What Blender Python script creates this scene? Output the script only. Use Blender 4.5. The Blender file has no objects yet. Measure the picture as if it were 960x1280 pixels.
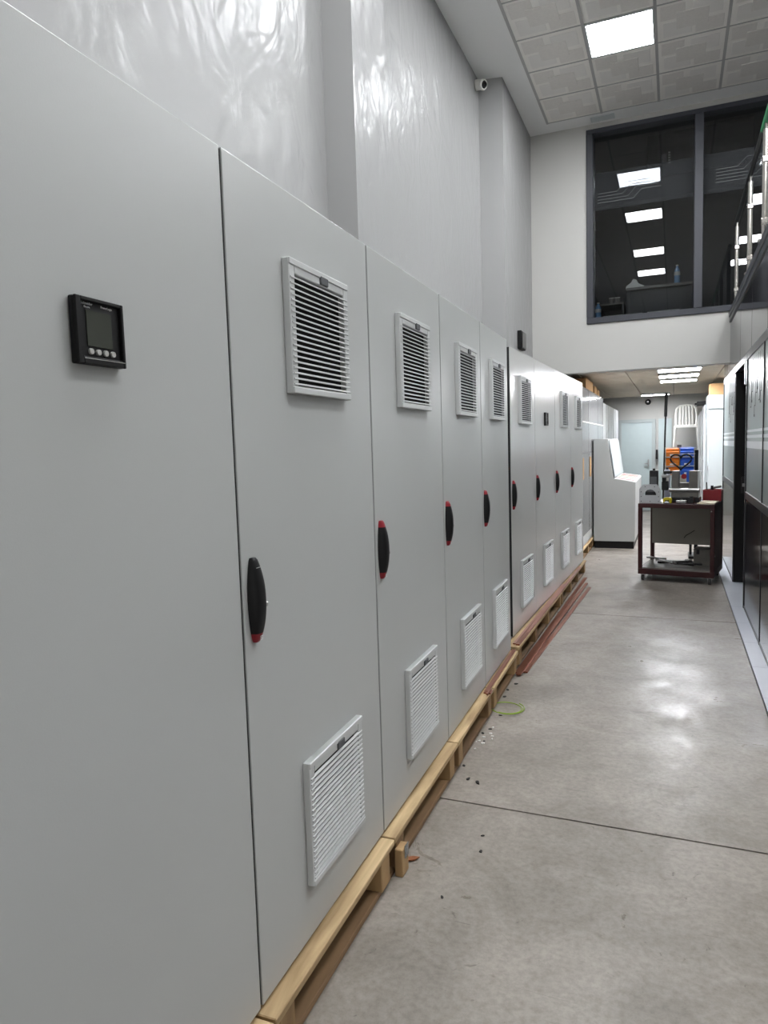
import bpy, bmesh, math, random
from mathutils import Vector, Matrix

random.seed(7)
S = bpy.context.scene
COL = S.collection

# ---------------------------------------------------------------- camera
F_PX, YAW, PITCH, ROLL, CAM_H = 871.2, 0.3945, 0.0901, -0.0304, 1.489
fwd = Vector((-math.sin(YAW) * math.cos(PITCH), math.cos(YAW) * math.cos(PITCH), -math.sin(PITCH)))
right = Vector((math.cos(YAW), math.sin(YAW), 0))
up = right.cross(fwd)
r2 = right * math.cos(ROLL) + up * math.sin(ROLL)
u2 = -right * math.sin(ROLL) + up * math.cos(ROLL)
cd = bpy.data.cameras.new('camera')
cd.sensor_fit = 'HORIZONTAL'
cd.sensor_width = 36.0
cd.lens = F_PX / 960.0 * 36.0
cd.clip_start = 0.02
cam = bpy.data.objects.new('camera', cd)
M4 = Matrix((r2, u2, -fwd)).transposed().to_4x4()
M4.translation = Vector((0, 0, CAM_H))
cam.matrix_world = M4
COL.objects.link(cam)
S.camera = cam

# ---------------------------------------------------------------- world, exposure
SKY = 1.2                # overcast daylight behind the added glazed entrance
wd = bpy.data.worlds.new('world')
S.world = wd
wd.use_nodes = True
wd.node_tree.nodes['Background'].inputs[0].default_value = (1.0, 0.985, 0.975, 1)
wd.node_tree.nodes['Background'].inputs[1].default_value = SKY
S.view_settings.view_transform = 'Standard'
S.view_settings.look = 'None'
S.view_settings.gamma = 1.0
S.view_settings.use_curve_mapping = False
S.view_settings.exposure = 0.74
PANEL_WATTS = 30.0      # emission of the hall's ceiling panels
LOW_PANEL = 46.0         # emission of the panels in the low rear room

# daylight enters through an added, unseen entrance behind the camera; the portal only guides sampling of the sky
ld = bpy.data.lights.new('added_daylight', 'AREA')
ld.shape = 'RECTANGLE'
ld.size, ld.size_y = 5.3, 3.2
ld.cycles.is_portal = True
lo = bpy.data.objects.new('added_daylight', ld)
lo.location = (1.1, -5.25, 1.6)
lo.rotation_euler = (math.radians(90), 0, 0)
COL.objects.link(lo)

# ---------------------------------------------------------------- materials
MATS = {}

def srgb(r, g, b):
    def c(v):
        v = v / 255.0
        return v / 12.92 if v <= 0.04045 else ((v + 0.055) / 1.055) ** 2.4
    return (c(r), c(g), c(b), 1)

def mat(name, rgb, rough=0.5, metal=0.0, spec=0.5, noise=0.0, nscale=8.0, bump=0.0, bscale=60.0,
        rnoise=0.0, stretch=None, coat=0.0, bdist=0.01, bwarp=0.0):
    """Principled material with procedural colour, roughness and relief variation."""
    m = bpy.data.materials.new(name)
    m.use_nodes = True
    nt = m.node_tree
    b = nt.nodes['Principled BSDF']
    col = srgb(*rgb)
    b.inputs['Base Color'].default_value = col
    b.inputs['Roughness'].default_value = rough
    b.inputs['Metallic'].default_value = metal
    b.inputs['Specular IOR Level'].default_value = spec
    b.inputs['Coat Weight'].default_value = coat
    tc = nt.nodes.new('ShaderNodeTexCoord')
    mp = nt.nodes.new('ShaderNodeMapping')
    nt.links.new(tc.outputs['Object'], mp.inputs['Vector'])
    if stretch:
        mp.inputs['Scale'].default_value = stretch
    if noise or rnoise:
        n = nt.nodes.new('ShaderNodeTexNoise')
        n.inputs['Scale'].default_value = nscale
        n.inputs['Detail'].default_value = 4
        nt.links.new(mp.outputs[0], n.inputs['Vector'])
        if noise:
            r = nt.nodes.new('ShaderNodeValToRGB')
            r.color_ramp.elements[0].position = 0.3
            r.color_ramp.elements[1].position = 0.7
            lo = [max(0, c * (1 - noise)) for c in col[:3]] + [1]
            hi = [min(1, c * (1 + noise)) for c in col[:3]] + [1]
            r.color_ramp.elements[0].color = lo
            r.color_ramp.elements[1].color = hi
            nt.links.new(n.outputs['Fac'], r.inputs[0])
            nt.links.new(r.outputs[0], b.inputs['Base Color'])
        if rnoise:
            mr = nt.nodes.new('ShaderNodeMapRange')
            mr.inputs['From Min'].default_value = 0.3
            mr.inputs['From Max'].default_value = 0.7
            mr.inputs['To Min'].default_value = max(0.02, rough - rnoise)
            mr.inputs['To Max'].default_value = min(1, rough + rnoise)
            nt.links.new(n.outputs['Fac'], mr.inputs['Value'])
            nt.links.new(mr.outputs[0], b.inputs['Roughness'])
    if bump:
        n2 = nt.nodes.new('ShaderNodeTexNoise')
        n2.inputs['Scale'].default_value = bscale
        n2.inputs['Detail'].default_value = 3
        nt.links.new(mp.outputs[0], n2.inputs['Vector'])
        bp = nt.nodes.new('ShaderNodeBump')
        bp.inputs['Strength'].default_value = bump
        bp.inputs['Distance'].default_value = bdist
        n2.inputs['Distortion'].default_value = bwarp
        nt.links.new(n2.outputs['Fac'], bp.inputs['Height'])
        # a coated surface carries the relief in its gloss coat only (trowel marks in the varnish)
        nt.links.new(bp.outputs[0], b.inputs['Coat Normal' if coat else 'Normal'])
    b.inputs['Coat Roughness'].default_value = 0.27
    MATS[name] = m
    return m

def emit(name, rgb, strength):
    m = bpy.data.materials.new(name)
    m.use_nodes = True
    b = m.node_tree.nodes['Principled BSDF']
    b.inputs['Base Color'].default_value = srgb(*rgb)
    b.inputs['Emission Color'].default_value = srgb(*rgb)
    b.inputs['Emission Strength'].default_value = strength
    MATS[name] = m
    return m

def glass(name, tint, ior=1.7, rough=0.0, diffuse=None, dmix=0.0):
    """Tinted pane: transparent body with a Fresnel mirror coat, optionally hazed."""
    m = bpy.data.materials.new(name)
    m.use_nodes = True
    nt = m.node_tree
    nt.nodes.remove(nt.nodes['Principled BSDF'])
    out = nt.nodes['Material Output']
    tr = nt.nodes.new('ShaderNodeBsdfTransparent')
    tr.inputs[0].default_value = tint
    gl = nt.nodes.new('ShaderNodeBsdfGlossy')
    gl.inputs['Roughness'].default_value = rough
    fr = nt.nodes.new('ShaderNodeFresnel')
    fr.inputs[0].default_value = ior
    mx = nt.nodes.new('ShaderNodeMixShader')
    nt.links.new(fr.outputs[0], mx.inputs[0])
    body = tr.outputs[0]
    if diffuse:
        df = nt.nodes.new('ShaderNodeBsdfDiffuse')
        df.inputs[0].default_value = diffuse
        m2 = nt.nodes.new('ShaderNodeMixShader')
        m2.inputs[0].default_value = dmix
        nt.links.new(body, m2.inputs[1])
        nt.links.new(df.outputs[0], m2.inputs[2])
        body = m2.outputs[0]
    nt.links.new(body, mx.inputs[1])
    nt.links.new(gl.outputs[0], mx.inputs[2])
    nt.links.new(mx.outputs[0], out.inputs[0])
    MATS[name] = m
    return m

def concrete(name):
    m = bpy.data.materials.new(name)
    m.use_nodes = True
    nt = m.node_tree
    b = nt.nodes['Principled BSDF']
    tc = nt.nodes.new('ShaderNodeTexCoord')

    def noise(scale, detail, rough=0.55, dist=0.0, stretch=None):
        n = nt.nodes.new('ShaderNodeTexNoise')
        n.inputs['Scale'].default_value = scale
        n.inputs['Detail'].default_value = detail
        n.inputs['Roughness'].default_value = rough
        n.inputs['Distortion'].default_value = dist
        if stretch:
            mp = nt.nodes.new('ShaderNodeMapping')
            mp.inputs['Scale'].default_value = stretch
            mp.inputs['Rotation'].default_value = (0, 0, 0.5)
            nt.links.new(tc.outputs['Object'], mp.inputs[0])
            nt.links.new(mp.outputs[0], n.inputs['Vector'])
        else:
            nt.links.new(tc.outputs['Object'], n.inputs['Vector'])
        return n.outputs['Fac']

    def ramp(src, p0, c0, p1, c1):
        r = nt.nodes.new('ShaderNodeValToRGB')
        r.color_ramp.elements[0].position = p0
        r.color_ramp.elements[0].color = c0
        r.color_ramp.elements[1].position = p1
        r.color_ramp.elements[1].color = c1
        nt.links.new(src, r.inputs[0])
        return r.outputs[0]

    def mul(a, c, f):
        x = nt.nodes.new('ShaderNodeMix')
        x.data_type = 'RGBA'
        x.blend_type = 'MULTIPLY'
        x.inputs['Factor'].default_value = f
        nt.links.new(a, x.inputs[6])
        nt.links.new(c, x.inputs[7])
        return x.outputs[2]

    base = ramp(noise(1.1, 6, 0.6, 0.6), 0.3, srgb(136, 129, 121), 0.72, srgb(170, 162, 154))
    cloud = ramp(noise(3.2, 8, 0.72, 1.0), 0.34, (0.74, 0.73, 0.71, 1), 0.6, (1, 1, 1, 1))
    fine = ramp(noise(42, 5, 0.7), 0.32, (0.7, 0.7, 0.69, 1), 0.6, (1, 1, 1, 1))
    stain = ramp(noise(1.9, 9, 0.8, 2.4), 0.27, (0.52, 0.51, 0.49, 1), 0.40, (1, 1, 1, 1))
    spot = ramp(noise(9, 3, 0.6, 3.0), 0.25, (0.5, 0.49, 0.47, 1), 0.31, (1, 1, 1, 1))
    scr = ramp(noise(6, 2, 0.5, 1.2, (0.4, 9, 1)), 0.23, (0.62, 0.61, 0.6, 1), 0.27, (1, 1, 1, 1))
    c = mul(base, cloud, 1.0)
    c = mul(c, fine, 0.9)
    c = mul(c, stain, 0.9)
    c = mul(c, spot, 0.85)
    c = mul(c, scr, 0.8)
    nt.links.new(c, b.inputs['Base Color'])
    mr = nt.nodes.new('ShaderNodeMapRange')
    mr.inputs['From Min'].default_value = 0.3
    mr.inputs['From Max'].default_value = 0.7
    mr.inputs['To Min'].default_value = 0.26
    mr.inputs['To Max'].default_value = 0.5
    nt.links.new(noise(4, 6, 0.7, 0.8), mr.inputs['Value'])
    nt.links.new(mr.outputs[0], b.inputs['Roughness'])
    bp = nt.nodes.new('ShaderNodeBump')
    bp.inputs['Strength'].default_value = 0.12
    bp.inputs['Distance'].default_value = 0.004
    nt.links.new(noise(30, 6, 0.7), bp.inputs['Height'])
    nt.links.new(bp.outputs[0], b.inputs['Normal'])
    MATS[name] = m
    return m

def wood(name, c0, c1, stretch):
    m = bpy.data.materials.new(name)
    m.use_nodes = True
    nt = m.node_tree
    b = nt.nodes['Principled BSDF']
    tc = nt.nodes.new('ShaderNodeTexCoord')
    mp = nt.nodes.new('ShaderNodeMapping')
    mp.inputs['Scale'].default_value = stretch
    oi = nt.nodes.new('ShaderNodeObjectInfo')
    ad = nt.nodes.new('ShaderNodeVectorMath')
    ad.operation = 'ADD'
    nt.links.new(tc.outputs['Object'], mp.inputs[0])
    nt.links.new(mp.outputs[0], ad.inputs[0])
    cm = nt.nodes.new('ShaderNodeCombineXYZ')
    ml = nt.nodes.new('ShaderNodeMath')
    ml.operation = 'MULTIPLY'
    ml.inputs[1].default_value = 37.0
    nt.links.new(oi.outputs['Random'], ml.inputs[0])
    nt.links.new(ml.outputs[0], cm.inputs[0])
    nt.links.new(ml.outputs[0], cm.inputs[2])
    nt.links.new(cm.outputs[0], ad.inputs[1])
    n = nt.nodes.new('ShaderNodeTexNoise')
    n.inputs['Scale'].default_value = 6
    n.inputs['Detail'].default_value = 6
    n.inputs['Distortion'].default_value = 0.4
    nt.links.new(ad.outputs[0], n.inputs['Vector'])
    r = nt.nodes.new('ShaderNodeValToRGB')
    r.color_ramp.elements[0].position = 0.3
    r.color_ramp.elements[0].color = srgb(*c0)
    r.color_ramp.elements[1].position = 0.68
    r.color_ramp.elements[1].color = srgb(*c1)
    nt.links.new(n.outputs['Fac'], r.inputs[0])
    nt.links.new(r.outputs[0], b.inputs['Base Color'])
    b.inputs['Roughness'].default_value = 0.65
    bp = nt.nodes.new('ShaderNodeBump')
    bp.inputs['Strength'].default_value = 0.25
    bp.inputs['Distance'].default_value = 0.003
    nt.links.new(n.outputs['Fac'], bp.inputs['Height'])
    nt.links.new(bp.outputs[0], b.inputs['Normal'])
    MATS[name] = m
    return m

mat('wall_paint', (158, 158, 157), 0.6, spec=0.1, noise=0.012, nscale=1.5, bump=0.6, bscale=5, stretch=(1, 1, .6), bdist=0.045, bwarp=1.0, coat=0.4)
mat('wall_matt', (190, 189, 185), 0.6, noise=0.01, nscale=2)
mat('plaster', (238, 238, 237), 0.7, noise=0.01, nscale=2)
mat('tile_white', (244, 241, 236), 0.55, noise=0.02, nscale=5)
mat('tile_relief', (236, 233, 229), 0.42, noise=0.02, nscale=5)
mat('tbar', (178, 177, 176), 0.4)
mat('ceiling_back', (90, 90, 90), 0.8)
mat('low_tile', (172, 160, 142), 0.6, noise=0.03, nscale=3)
concrete('concrete')
mat('joint', (46, 43, 40), 0.9)
mat('strip_tile', (202, 206, 216), 0.28, noise=0.015, nscale=6)
mat('cabinet_grey', (182, 184, 182), 0.36, noise=0.012, nscale=2.5, bump=0.025, bscale=260)
mat('cabinet_grey_far', (194, 194, 191), 0.24, spec=0.6, noise=0.012, nscale=2.5, bump=0.02, bscale=200)
mat('cabinet_inner', (40, 41, 42), 0.7)
mat('grille_plastic', (196, 198, 197), 0.42, noise=0.01)
mat('filter_dark', (22, 22, 23), 0.9, noise=0.2, nscale=80)
mat('latch_grey', (82, 84, 86), 0.5)
mat('black_plastic', (10, 10, 11), 0.5, spec=0.3, noise=0.1, nscale=30)
mat('black_gloss', (10, 10, 12), 0.12)
mat('red_plastic', (136, 16, 32), 0.4, noise=0.05)
mat('white_print', (225, 225, 225), 0.6)
mat('lcd', (52, 56, 48), 0.25, noise=0.04)
mat('button_grey', (176, 176, 172), 0.45)
wood('pallet_wood', (142, 116, 80), (206, 180, 138), (3.0, 0.35, 3.0))
wood('pallet_wood_dark', (104, 80, 56), (150, 120, 86), (3.0, 0.35, 3.0))
wood('block_wood', (120, 92, 62), (180, 148, 104), (2, 2, 0.6))
mat('copper', (150, 96, 76), 0.34, metal=0.85, noise=0.1, nscale=5, stretch=(1, .4, 1), rnoise=0.06)
mat('anthracite', (52, 54, 61), 0.38, noise=0.03)
glass('window_glass', (0.8, 0.82, 0.83, 1), 1.6)
glass('clear_glass', (0.96, 0.97, 0.97, 1), 1.45)
glass('frost_band', (0.86, 0.87, 0.88, 1), 1.05, diffuse=(0.4, 0.42, 0.44, 1), dmix=0.045)
mat('decal_grey', (84, 88, 90), 0.6)
mat('wall_grey', (128, 128, 127), 0.7, noise=0.02, nscale=2)
mat('cabinet_white', (178, 184, 185), 0.35, noise=0.015)
mat('tile_patch', (229, 225, 220), 0.3, noise=0.03, nscale=40)
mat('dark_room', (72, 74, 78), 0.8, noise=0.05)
mat('dark_panel', (24, 24, 27), 0.12, spec=0.6, noise=0.05)
mat('fascia_panel', (44, 44, 47), 0.09, spec=0.7, noise=0.03)
mat('frame_dark', (48, 48, 51), 0.3, metal=0.3)
mat('frosted_glass', (146, 157, 156), 0.28, spec=0.6, noise=0.02)
mat('stripe_white', (236, 240, 242), 0.35)
mat('print_black', (38, 40, 42), 0.5)
mat('stainless', (190, 186, 180), 0.2, metal=1.0)
mat('rail_black', (22, 22, 24), 0.3)
mat('green_tape', (60, 150, 100), 0.4)
mat('maroon_paint', (50, 10, 13), 0.4, noise=0.15, nscale=12)
mat('shelf_steel', (112, 109, 104), 0.45, metal=0.2, noise=0.15, nscale=10)
mat('panel_beige', (150, 147, 138), 0.5, noise=0.04, nscale=4)
mat('rubber_grey', (70, 70, 70), 0.7)
mat('steel', (176, 176, 176), 0.28, metal=0.9, noise=0.08, nscale=30)
mat('dark_steel', (52, 52, 53), 0.4, metal=0.7, noise=0.2, nscale=30)
mat('grey_plate', (176, 178, 180), 0.45, noise=0.04)
mat('yellow_plastic', (206, 188, 28), 0.4, noise=0.04)
mat('orange_bin', (226, 128, 22), 0.4, noise=0.03)
mat('blue_bin', (38, 92, 196), 0.4, noise=0.03)
mat('cardboard', (190, 150, 104), 0.8, noise=0.08, nscale=9)
mat('paper_cream', (222, 208, 184), 0.8, noise=0.03)
mat('white_plastic', (226, 225, 219), 0.4, noise=0.02)
mat('white_metal', (204, 209, 210), 0.35, noise=0.015)
mat('door_pale', (186, 199, 200), 0.4, noise=0.02)
mat('door_frame', (172, 180, 180), 0.4, noise=0.02)
mat('lilac_plastic', (186, 188, 206), 0.35)
mat('wrap_white', (205, 207, 207), 0.3, noise=0.04, nscale=4)
glass('stretch_film', (0.9, 0.9, 0.9, 1), 1.5, rough=0.12, diffuse=(0.85, 0.86, 0.87, 1), dmix=0.22)
mat('wire_green', (132, 160, 44), 0.4, noise=0.1, nscale=40)
mat('debris_dark', (30, 28, 27), 0.7)
mat('debris_white', (226, 226, 222), 0.7)
mat('leaf_brown', (140, 84, 48), 0.7, noise=0.15, nscale=40)
mat('bottle_blue', (120, 160, 200), 0.15, spec=0.6)
mat('desk_black', (30, 31, 34), 0.4)
mat('key_red', (196, 120, 120), 0.5)
mat('key_green', (150, 178, 150), 0.5)
emit('panel_light', (249, 251, 254), PANEL_WATTS)
emit('low_light', (248, 250, 255), LOW_PANEL)

# ---------------------------------------------------------------- mesh helpers
def nb():
    return bmesh.new()

def box(bm, x0, x1, y0, y1, z0, z1, bev=0.0, seg=1):
    vs = [bm.verts.new((x, y, z)) for z in (z0, z1) for y in (y0, y1) for x in (x0, x1)]
    fs = [(0, 2, 3, 1), (4, 5, 7, 6), (0, 1, 5, 4), (2, 6, 7, 3), (0, 4, 6, 2), (1, 3, 7, 5)]
    faces = [bm.faces.new([vs[i] for i in f]) for f in fs]
    if bev > 0:
        es = set(e for f in faces for e in f.edges)
        bmesh.ops.bevel(bm, geom=list(es), offset=bev, segments=seg, affect='EDGES', profile=0.5)

def prism(bm, pts, axis, a0, a1, bev=0.0):
    """Extrude a closed 2D outline along an axis ('x','y','z') from a0 to a1."""
    def p3(p, a):
        if axis == 'y':
            return (p[0], a, p[1])
        if axis == 'x':
            return (a, p[0], p[1])
        return (p[0], p[1], a)
    A = [bm.verts.new(p3(p, a0)) for p in pts]
    B = [bm.verts.new(p3(p, a1)) for p in pts]
    n = len(pts)
    fs = [bm.faces.new(A), bm.faces.new(list(reversed(B)))]
    for i in range(n):
        fs.append(bm.faces.new((A[i], B[i], B[(i + 1) % n], A[(i + 1) % n])))
    if bev > 0:
        es = set(e for f in fs for e in f.edges)
        bmesh.ops.bevel(bm, geom=list(es), offset=bev, segments=1, affect='EDGES', profile=0.5)

def tube(bm, p0, p1, r0, r1=None, n=12):
    r1 = r0 if r1 is None else r1
    p0, p1 = Vector(p0), Vector(p1)
    d = (p1 - p0).normalized()
    a = d.orthogonal().normalized()
    b = d.cross(a)
    A, B = [], []
    for i in range(n):
        t = 2 * math.pi * i / n
        o = a * math.cos(t) + b * math.sin(t)
        A.append(bm.verts.new(p0 + o * r0))
        B.append(bm.verts.new(p1 + o * r1))
    bm.faces.new(list(reversed(A)))
    bm.faces.new(B)
    for i in range(n):
        bm.faces.new((A[i], A[(i + 1) % n], B[(i + 1) % n], B[i]))

def path_tube(bm, pts, r, n=8, closed=False):
    pts = [Vector(p) for p in pts]
    rings = []
    m = len(pts)
    ref = Vector((0, 0, 1))
    for i, p in enumerate(pts):
        if closed:
            d = pts[(i + 1) % m] - pts[i - 1]
        else:
            d = pts[min(i + 1, m - 1)] - pts[max(i - 1, 0)]
        d.normalize()
        a = ref.cross(d)
        if a.length < 1e-3:
            a = Vector((1, 0, 0)).cross(d)
        a.normalize()
        b = d.cross(a)
        rings.append([bm.verts.new(p + (a * math.cos(2 * math.pi * k / n) + b * math.sin(2 * math.pi * k / n)) * r)
                      for k in range(n)])
    for i in range(m if closed else m - 1):
        A, B = rings[i], rings[(i + 1) % m]
        for k in range(n):
            bm.faces.new((A[k], A[(k + 1) % n], B[(k + 1) % n], B[k]))
    if not closed:
        bm.faces.new(list(reversed(rings[0])))
        bm.faces.new(rings[-1])

def lathe(bm, prof, cx=0, cy=0, n=20):
    """prof: list of (radius, z)."""
    rings = []
    for r, z in prof:
        rings.append([bm.verts.new((cx + r * math.cos(2 * math.pi * k / n), cy + r * math.sin(2 * math.pi * k / n), z))
                      for k in range(n)])
    for A, B in zip(rings, rings[1:]):
        for k in range(n):
            bm.faces.new((A[k], A[(k + 1) % n], B[(k + 1) % n], B[k]))
    bm.faces.new(list(reversed(rings[0])))
    bm.faces.new(rings[-1])

def to_mesh(bm, name, smooth=False):
    bmesh.ops.recalc_face_normals(bm, faces=bm.faces)
    me = bpy.data.meshes.new(name)
    bm.to_mesh(me)
    bm.free()
    if smooth:
        for p in me.polygons:
            p.use_smooth = True
        me.set_sharp_from_angle(angle=math.radians(38))
    return me

def obj(name, geo, material, parent=None, loc=None, rotz=0.0, smooth=False):
    me = to_mesh(geo, name, smooth) if isinstance(geo, bmesh.types.BMesh) else geo
    if not me.materials:
        me.materials.append(MATS[material])
    o = bpy.data.objects.new(name, me)
    COL.objects.link(o)
    if parent is not None:
        o.parent = parent
    if loc:
        o.location = loc
    if rotz:
        o.rotation_euler = (0, 0, rotz)
    return o

def tag(o, label, cat, group=None):
    o['label'] = label
    o['category'] = cat
    if group:
        o['group'] = group
    return o

def thing(name, label, cat, loc=(0, 0, 0), rotz=0.0, group=None):
    o = bpy.data.objects.new(name, None)
    o.empty_display_size = 0.1
    COL.objects.link(o)
    o.location = loc
    o.rotation_euler = (0, 0, rotz)
    return tag(o, label, cat, group)

def struct(name, geo=None, material=None, smooth=False):
    if geo is None:
        o = bpy.data.objects.new(name, None)
        COL.objects.link(o)
    else:
        o = obj(name, geo, material, smooth=smooth)
    o['kind'] = 'structure'
    return o

def B(*a, bev=0.0, seg=1):
    bm = nb()
    box(bm, *a, bev=bev, seg=seg)
    return bm

def boxes(lst, bev=0.0):
    bm = nb()
    for a in lst:
        box(bm, *a, bev=bev)
    return bm

def text_mesh(s, size, name):
    c = bpy.data.curves.new(name, 'FONT')
    c.body = s
    c.size = size
    c.extrude = 0.0002
    c.resolution_u = 2
    o = bpy.data.objects.new(name, c)
    COL.objects.link(o)
    dg = bpy.context.evaluated_depsgraph_get()
    me = bpy.data.meshes.new_from_object(o.evaluated_get(dg))
    bpy.data.objects.remove(o)
    bpy.data.curves.remove(c)
    return me

# ================================================================ SETTING
ZC = 5.18            # tile ceiling
YW = 8.82            # far wall of the hall, window above, opening below
XL = -1.85           # left wall
XR = 0.58            # face of the right-hand partition
YB, XE = -5.2, 4.03  # wall behind the camera, wall beyond the gallery
YP = 3.6             # near end of the partition and the gallery
ZLOW = 2.42          # ceiling of the rear room
YF = 15.95           # its far wall

# ---- floor: concrete bays with saw-cut joints
fl = struct('floor', B(-2.0, 4.2, YB - .1, YF + .2, -0.12, -0.012), 'joint')
cuts = [YB, -0.79, 2.71, 6.2, 9.7, 13.2, YF + .1]
for y0, y1 in zip(cuts, cuts[1:]):
    obj('floor_slab', B(-1.95, 0.477, y0 + .005, y1 - .005, -0.05, 0), 'concrete', fl)
obj('floor_slab', B(0.483, 4.1, 9.703, YF + .1, -0.05, 0), 'concrete', fl)
for k in range(25):
    y0 = YB + k * 0.6
    if y0 > 9.6:
        break
    obj('floor_tile', B(0.484, 1.08, y0 + .001, min(y0 + .599, 9.69), -0.05, 0.004, bev=0.001), 'strip_tile', fl)
obj('floor_slab', B(1.083, 4.1, YB, 9.695, -0.05, 0), 'concrete', fl)

# ---- left wall with two thicker bays
bm = nb()
prism(bm, [(XL - .2, YB), (XL, YB), (XL, 3.74), (-1.672, 3.76), (-1.672, 4.25), (XL, 4.25), (XL, 7.27), (-1.615, 7.32),
           (-1.615, YW + .2), (XL, YW + .2), (XL, YF + .2), (XL - .2, YF + .2)], 'z', 0, 5.3)
struct('wall_left', bm, 'wall_paint')
EX0, EX1, EZ1 = -1.55, 3.75, 3.2
struct('wall_back', boxes([(XL - .2, EX0, YB - .2, YB, 0, 5.3), (EX1, XE + .2, YB - .2, YB, 0, 5.3), (EX0, EX1, YB - .2, YB, EZ1, 5.3)]), 'wall_grey')
# glazed entrance added behind the camera, out of view, to let daylight in
w2 = struct('window_added')
for k in range(6):
    x = EX0 + (EX1 - EX0 - .06) * k / 5
    obj('window_frame', B(x, x + .06, YB - .12, YB - .04, 0, EZ1), 'anthracite', w2)
for z in (0.0, 2.3, EZ1 - .06):
    obj('window_frame', B(EX0 + .06, EX1 - .06, YB - .11, YB - .05, z, z + .06), 'anthracite', w2)
for k in range(5):
    a = EX0 + (EX1 - EX0 - .06) * k / 5 + .06
    b = EX0 + (EX1 - EX0 - .06) * (k + 1) / 5
    for z0, z1 in ((.06, 2.3), (2.36, EZ1 - .06)):
        obj('window_pane', B(a, b, YB - .084, YB - .078, z0, z1), 'clear_glass', w2)
struct('wall_right_upper', B(XE, XE + .2, YB, YW + 4, 0, 5.3), 'wall_grey')

# ---- far wall: pieces around the window and above the opening
WX0, WX1, WZ0, WZ1 = -0.965, 2.72, 2.9, 5.12
struct('wall_far', boxes([(-1.615, WX0, YW, YW + .2, 2.335, 5.3), (WX0, XE, YW, YW + .2, 2.335, WZ0),
                          (WX0, XE, YW, YW + .2, WZ1, 5.3), (WX1, XE, YW, YW + .2, WZ0, WZ1)]), 'wall_matt')
# ---- rear low room
struct('wall_rear', B(XL, 2.2, YF, YF + .2, 0, 2.6), 'wall_matt')
struct('wall_rear_side', B(1.75, 1.95, YW + .98, YF, 0, 2.6), 'wall_matt')
cl = struct('ceiling_low', B(XL, 2.2, YW + .2, YF + .2, ZLOW + .02, ZLOW + .12), 'ceiling_back')
tile_low = to_mesh(B(0.004, 0.596, 0.004, 0.596, 0, 0.03, bev=0.004), 'low_ceiling_tile')
LOWP = [(-0.2, 9.66), (-0.2, 10.56), (-0.2, 11.46), (-0.6, 14.76)]

# ---- main ceiling: slab, plaster border, tiles, bars
ce = struct('ceiling', boxes([(XL - .2, XE + .2, YB - .2, YW + .2, 5.26, 5.36), (XL, -1.377, YB, YW, ZC, 5.26),
                              (-1.377, XE, 8.575, YW, ZC, 5.26)]), 'plaster')
bm = nb()
box(bm, 0.008, 0.592, 0.008, 0.592, 0, 0.02, bev=0.003)
tile_me = to_mesh(bm, 'ceiling_tile')
# stepped relief of overlapping rectangles, some of them with a finer, greyer grain
def relief(lst, m, nm):
    bm = nb()
    for (x0, x1, y0, y1, d) in lst:
        box(bm, x0, x1, y0, y1, -d, 0.004, bev=0.0015)
    me = to_mesh(bm, nm)
    me.materials.append(MATS[m])
    return me
relief_a = relief(((.06, .30, .30, .54, .003), (.30, .54, .06, .30, .003)), 'tile_relief', 'tile_relief')
relief_b = relief(((.17, .43, .17, .43, .007), (.33, .56, .36, .56, .002), (.04, .24, .04, .26, .002)), 'tile_patch', 'tile_patch')
tile_me.materials.append(MATS['tile_white'])
GX = [-1.369 + .6 * k for k in range(9)]
GY = [8.562 - .6 * (k + 1) for k in range(22)]
GY = [y for y in GY if y > YB]
hall_lights = [(-0.769, 6.762), (-0.769, 4.962), (-0.769, 2.562), (-0.769, 0.762),
               (1.031, 6.762), (1.031, 4.962), (1.031, 2.562), (1.031, 0.762),
               (2.831, 6.762), (2.831, 4.962), (2.831, 2.562)]  # this column is unseen, added above the gallery to light the cabinet fronts
for gx in GX:
    for gy in GY:
        if any(abs(gx - a) < .05 and abs(gy - b) < .05 for a, b in hall_lights):
            continue
        t = obj('ceiling_tile', tile_me, 'tile_white', ce, (gx, gy, ZC))
        if gy > 2.0:
            obj('relief', relief_a, 'tile_relief', t)
            obj('relief', relief_b, 'tile_patch', t)
for gx in GX + [GX[-1] + .6]:
    obj('ceiling_bar', B(gx - .013, gx + .013, YB, 8.575, ZC - .004, ZC + .03), 'tbar', ce)
for gy in GY + [8.562]:
    obj('ceiling_bar', B(-1.377, XE, gy - .007, gy + .007, ZC - .002, ZC + .03), 'tbar', ce)

lnames = {0: 'square LED ceiling panel in view, nearest to the dark window',
          6: 'square LED ceiling panel over the gallery beside the dark window'}
def ceiling_light(x, y, z, w, d, m, label, group=None, grp_cat='ceiling light'):
    t = thing('ceiling_light', label, grp_cat, (x, y, z), 0, group)
    bm = nb()
    for a in ((0, w, 0, .014), (0, w, d - .014, d), (0, .014, 0.014, d - .014), (w - .014, w, 0.014, d - .014)):
        box(bm, a[0], a[1], a[2], a[3], -0.006, 0.03)
    obj('frame', bm, 'white_metal', t)
    obj('diffuser', B(.014, w - .014, .014, d - .014, -0.002, 0.025), m, t)
    return t
ordn = ['nearest', 'second', 'third', 'fourth', 'fifth', 'sixth']
for i, (x, y) in enumerate(hall_lights):
    if i == 0:
        lab, g = 'lit square LED panel in the tiled hall ceiling, just before the dark window', None
    else:
        lab, g = 'square hall ceiling LED panel outside the direct view, some mirrored in dark glass, some added', 'hall ceiling panels seen as reflections'
    ceiling_light(x + .012, y + .012, ZC - .001, .576, .576, 'panel_light', lab, g)

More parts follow.
